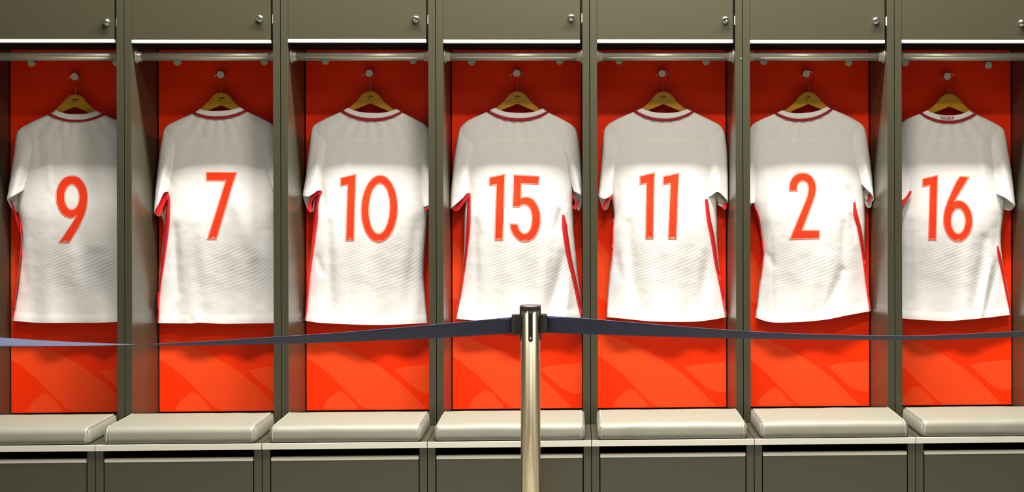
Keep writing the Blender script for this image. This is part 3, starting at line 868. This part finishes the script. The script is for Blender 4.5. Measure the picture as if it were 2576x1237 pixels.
# number 11
SH.append(dict(cx=1670, neck=(1594, 281, 1746, 282, 305), band=((1615, 272), (1728, 274), 284), bound=299,
    label='white football shirt with a red number 11 on its back, on a wooden hanger',
    BL=[(1594, 281), (1545, 303), (1530, 320), (1526, 370), (1534, 430), (1539, 495), (1544, 541), (1541, 575), (1540, 622), (1537, 659), (1533, 691), (1528, 743), (1525, 797)],
    BR=[(1746, 282), (1795, 306), (1814, 322), (1818, 370), (1810, 430), (1803, 500), (1804, 560), (1805, 620), (1810, 675), (1817, 730), (1823, 770), (1828, 797)],
    hem=[(1525, 797), (1578, 802), (1640, 808), (1740, 809), (1790, 804), (1828, 797)],
    SL=dict(outer=[(1545, 303), (1528, 315), (1519, 330), (1514, 390), (1510, 440), (1505, 492)], inner=[(1580, 300), (1570, 350), (1556, 420), (1541, 489)], top=[(1545, 303), (1580, 300)],
            cuff=[(1505, 492), (1516, 499), (1530, 497), (1541, 489)], flap=(2, 30), fk=1.1, ytrim=YS - .02,
            trim=[[(1541, 488), (1540, 498), (1532, 508), (1525, 517), (1521, 528), (1514, 524), (1520, 508), (1528, 496)]]),
    SR=dict(outer=[(1795, 306), (1811, 315), (1822, 333), (1829, 380), (1833, 440), (1834, 512)], inner=[(1760, 302), (1770, 360), (1776, 430), (1773, 501)], top=[(1795, 306), (1760, 302)],
            cuff=[(1834, 520), (1826, 506), (1806, 486), (1788, 494), (1773, 501)], flap=(0, 24), fk=.7, ytrim=YS - .016,
            trim=[[(1817, 521), (1824, 506), (1828, 511), (1827, 526), (1820, 526)]],
            lining=[[(1806, 487), (1824, 508), (1818, 522), (1806, 515), (1804, 495)]]),
    stripes=[[(550, 1541, 1544), (590, 1540, 1542.5), (650, 1537.5, 1540)],
             [(501, 1773, 1781), (545, 1777, 1787), (586, 1785, 1796), (626, 1792, 1802), (659, 1797, 1806), (699, 1806, 1813), (743, 1815, 1820.5), (790, 1826, 1829)]],
    folds=[(1552, 640, 1558, 700, 9, -.006), (1580, 560, 1598, 760, 13, -.005), (1780, 640, 1760, 780, 12, -.006), (1800, 700, 1790, 790, 8, .004), (1556, 470, 1552, 540, 6, -.004), (1640, 700, 1640, 800, 20, .004), (1795, 440, 1806, 480, 5, .005)],
    digits=[D11, D11b]))
# number 2
SH.append(dict(cx=2016, neck=(1949, 286, 2095, 275, 305), band=((1969, 277), (2080, 268), 284), bound=299,
    label='white football shirt with a red number 2 on its back, on a wooden hanger',
    BL=[(1949, 286), (1910, 303), (1892, 320), (1886, 370), (1886, 430), (1888, 490), (1902, 540), (1912, 575), (1918, 610), (1920, 640), (1915, 680), (1909, 723), (1904, 770), (1900, 798)],
    BR=[(2095, 275), (2140, 295), (2165, 314), (2172, 370), (2170, 430), (2174, 485), (2176, 560), (2175, 620), (2178, 670), (2184, 730), (2191, 782)],
    hem=[(1900, 798), (1925, 807), (1950, 811), (2020, 809), (2080, 803), (2130, 793), (2191, 782)],
    SL=dict(outer=[(1910, 303), (1893, 313), (1884, 330), (1877, 390), (1872, 450), (1868, 505)], inner=[(1940, 300), (1925, 350), (1908, 430), (1899, 510)], top=[(1910, 303), (1940, 300)], cuff=[(1868, 505), (1882, 512), (1899, 512)], flap=(0, 8)),
    SR=dict(outer=[(2140, 295), (2165, 310), (2177, 326), (2186, 380), (2194, 445), (2200, 507)], inner=[(2108, 294), (2130, 350), (2150, 410), (2166, 462)], top=[(2140, 295), (2108, 294)],
            cuff=[(2200, 508), (2196, 494), (2184, 480), (2166, 462)], flap=(-6, 38), fk=1, ytrim=YS - .004,
            trim=[[(2181, 504), (2187, 483), (2191, 487), (2189, 509), (2184, 508)], [(2165, 480), (2174, 471), (2176, 476), (2163, 495)]],
            lining=[[(2172, 468), (2187, 483), (2181, 504), (2176, 500), (2170, 478)]]),
    stripes=[[(509, 1891, 1894), (545, 1903, 1910), (575, 1911.5, 1914), (640, 1918.5, 1921.5), (700, 1911.5, 1914)],
             [(508, 2147, 2152), (517, 2146, 2153), (541, 2147, 2158), (570, 2156, 2166), (614, 2164, 2173), (659, 2171, 2177), (699, 2176, 2182), (731, 2180, 2185), (778, 2187, 2191)]],
    folds=[(2122, 560, 2122, 680, 10, -.006), (2120, 680, 2078, 790, 13, -.008), (2142, 540, 2150, 600, 8, -.005), (1932, 640, 1945, 670, 8, -.005), (1941, 600, 1945, 790, 5, -.003), (2060, 640, 2040, 790, 16, .004), (2130, 470, 2150, 520, 9, -.006), (1930, 440, 1932, 560, 9, .003)],
    digits=[D2]))
# number 16
SH.append(dict(cx=2385, neck=(2314, 286, 2456, 288, 310), band=((2333, 277), (2438, 278), 290), bound=304,
    label='white football shirt with a red number 16 on its back and lettering inside the collar',
    BL=[(2314, 286), (2280, 300), (2256, 320), (2250, 370), (2256, 430), (2262, 500), (2262, 560), (2260, 640), (2256, 720), (2250, 798)],
    BR=[(2456, 288), (2490, 303), (2514, 320), (2520, 370), (2522, 430), (2528, 500), (2524, 540), (2518, 590), (2519, 630), (2526, 683), (2534, 723), (2541, 764), (2544, 791)],
    hem=[(2250, 800), (2290, 804), (2380, 808), (2446, 803), (2500, 797), (2544, 791)],
    SL=dict(outer=[(2280, 300), (2262, 312), (2254, 326), (2248, 400), (2244, 460), (2240, 520)], inner=[(2305, 298), (2300, 350), (2296, 420), (2293, 481)], top=[(2280, 300), (2305, 298)],
            cuff=[(2240, 535), (2268, 513), (2293, 481)], flap=(0, 3), ytrim=YS - .034, trim=[[(2262, 512), (2276, 500), (2289, 479), (2294, 482), (2288, 496), (2275, 513), (2262, 524)]]),
    SR=dict(outer=[(2490, 303), (2512, 315), (2527, 329), (2537, 384), (2546, 440), (2554, 517)], inner=[(2464, 300), (2480, 360), (2492, 420), (2501, 485)], top=[(2490, 303), (2464, 300)],
            cuff=[(2554, 500), (2530, 489), (2501, 485)], flap=(8, 34), fk=.8),
    stripes=[[(618, 2507.5, 2511), (643, 2510, 2518), (683, 2519, 2525.5), (723, 2527, 2533), (764, 2535.5, 2540.5), (789, 2541, 2543.5)]],
    folds=[(2478, 600, 2450, 800, 13, -.009), (2508, 660, 2478, 798, 8, -.008), (2494, 660, 2466, 800, 8, .006), (2440, 560, 2425, 790, 14, .004), (2495, 330, 2500, 440, 6, -.004), (2290, 560, 2288, 760, 9, -.004), (2512, 560, 2505, 620, 8, -.005), (2470, 340, 2478, 470, 8, .003)],
    text=('POLSKA', (2366.5, 292, 2400, 300)), digits=[D16, D16b]))
for i, sp in enumerate(SH): build_shirt(i, sp)

# ------------------------------------------------------------------ barrier post and belts
YP = -.65
pc = P(1334, 800, YP); R = .0300; ZTOP = P(1334, 772, YP - R).z
e = empty('barrier_post', (pc.x, YP, 0), 'brushed steel barrier post standing in front of the number 15 shirt', 'barrier post')
bm = bmesh.new()
lathe(bm, (pc.x, YP, 0), (0, 0, 1), [(.020, 0), (.020, R), (ZTOP - .006, R), (ZTOP - .004, R - .002), (ZTOP - .004, 0)], 64)
obj('pole', bm, M['steel'], e, True)
bm = bmesh.new()
lathe(bm, (pc.x, YP, 0), (0, 0, 1), [(.0, 0), (.0, .165), (.008, .170), (.016, .160), (.028, .06), (.034, .034), (.034, 0)], 64)
obj('base_plate', bm, M['steel'], e, True)
bm = bmesh.new()
lathe(bm, (pc.x, YP, ZTOP), (0, 0, 1), [(-.012, 0), (-.012, R + .0012), (-.001, R + .0018), (.002, R + .0006), (.0025, R - .003), (.0025, 0)], 64)
cp = obj('cap', bm, M['black_plastic'], e, True)
bm = bmesh.new(); lathe(bm, (pc.x, YP, ZTOP + .0022), (0, 0, 1), [(0, 0), (0, R - .004), (.0012, R - .005), (.0012, 0)], 48)
obj('cap_disc', bm, M['cap_metal'], cp)
zs0 = P(1337, 860, YP - R).z
for k in range(4):
    an = -math.pi / 2 + math.radians(5) + k * math.pi / 2
    if k == 0: an = -math.pi / 2 + math.radians(4)
    d = Vector((math.cos(an), math.sin(an), 0)); s = Vector((-d.y, d.x, 0)); o = Vector((pc.x, YP, 0))
    bm = bmesh.new()
    poly = [(-.0068, ZTOP), (.0068, ZTOP), (.0068, zs0 + .0068)] + [(.0068 * math.cos(t), zs0 + .0068 - .0068 * math.sin(t)) for t in [math.pi * j / 10 for j in range(1, 10)]] + [(-.0068, zs0 + .0068)]
    prism(bm, poly, lambda x, z: o + d * (R - .004) + s * x + Vector((0, 0, z)), lambda x, z: o + d * (R + (.0022 if k in (1, 3) else .0010)) + s * x + Vector((0, 0, z)))
    sl = obj('slot', bm, M['black_plastic'], e)
    if k == 0:
        for zz, rr_ in ((zs0 + .011, .0032), (ZTOP - .016, .0017)):
            bm = bmesh.new(); lathe(bm, o + d * (R + .001) + Vector((0, 0, zz)), d, [(0, 0), (0, rr_), (.0012, rr_ * .8), (.0016, 0)], 16)
            obj('screw', bm, M['chrome'], sl, True)
    if k in (1, 3):
        sx = 1 if k == 1 else -1
        z0, z1 = (P(1372, 837, YP).z, P(1372, 789, YP).z) if sx > 0 else (P(1290, 841, YP).z, P(1290, 790, YP).z)
        x0 = pc.x + sx * (R + .0015); x1 = P(1376 if sx > 0 else 1287.5, 800, YP).x
        bm = bmesh.new(); box(bm, min(x0, x1), max(x0, x1), YP - .012, YP + .010, z0, z1, bev=.002)
        cl = obj('belt_clip', bm, M['black_plastic'], e)
        bm = bmesh.new()
        for j in range(16):
            zz = z0 + .004 + (z1 - z0 - .009) * j / 15
            box(bm, min(x1, x1 - sx * .011), max(x1, x1 - sx * .011), YP - .0135, YP - .0118, zz - .0009, zz + .0009)
        obj('ribbed_grip', bm, M['grey_plastic'], cl)

def belt(name, label, rows, wdt=.052):
    """rows: px, y of edge one, y of edge two, depth; edge one leans towards the room, edge two towards the lockers"""
    n = 70; xs = [r[0] for r in rows]
    def at(x, k):
        for a, b in zip(rows, rows[1:]):
            if (a[0] - x) * (b[0] - x) <= 0:
                t = (x - a[0]) / (b[0] - a[0]); t = t
                return a[k] + (b[k] - a[k]) * t
        return rows[-1][k]
    # smooth each column
    cols = [resample([(r[0], r[k]) for r in rows], n) for k in (1, 2, 3)]
    def ev(c, x):
        for a, b in zip(c, c[1:]):
            if (a.x - x) * (b.x - x) <= 0 and abs(b.x - a.x) > 1e-9: return a.y + (b.y - a.y) * (x - a.x) / (b.x - a.x)
        return c[-1].y
    bm = bmesh.new(); g = []
    for j in range(n + 1):
        x = rows[0][0] + (rows[-1][0] - rows[0][0]) * j / n
        e1, e2, Y = ev(cols[0], x), ev(cols[1], x), ev(cols[2], x)
        p1, p2 = P(x, e1, Y), P(x, e2, Y)
        dz = (p1.z - p2.z)
        dy = math.sqrt(max(0, wdt * wdt - min(wdt * wdt, dz * dz)))
        A = P(x, e1, Y - dy / 2); B = P(x, e2, Y + dy / 2)
        row = []
        for k in range(7):
            t = k / 6; q = A.lerp(B, t)
            row.append(bm.verts.new(q))
        g.append(row)
    for a, b in zip(g, g[1:]):
        for k in range(6): bm.faces.new((a[k], a[k + 1], b[k + 1], b[k]))
    pos = g[0][3].co.copy()
    o = obj(name, bm, M['navy'], None, True, base=pos)
    md = o.modifiers.new('thickness', 'SOLIDIFY'); md.thickness = .0014; md.offset = 0
    return tag(o, label, 'barrier belt', 'barrier belts clipped to the post')
belt('barrier_belt', 'navy webbing belt running left from the barrier post, twisted near its far end',
     [(1289, 797, 838, -.65), (1090, 816, 850, -.66), (848, 837, 860, -.67), (680, 848, 864, -.68), (540, 857, 867.5, -.69), (395, 864.5, 867.5, -.70), (250, 869, 863, -.71), (120, 870.5, 857, -.72), (0, 871, 849, -.73), (-200, 872, 838, -.74), (-900, 850, 812, -.80)])
belt('barrier_belt', 'navy webbing belt running right from the barrier post, thinning towards its far end',
     [(1375, 794, 836, -.65), (1467, 800, 840, -.652), (1700, 820, 847, -.66), (1880, 833, 851, -.67), (2030, 840, 853, -.67), (2200, 844, 854, -.68), (2330, 844, 854.5, -.68), (2450, 839, 851, -.69), (2576, 832.5, 846, -.69), (2750, 824, 840, -.70), (3400, 786, 812, -.74)])
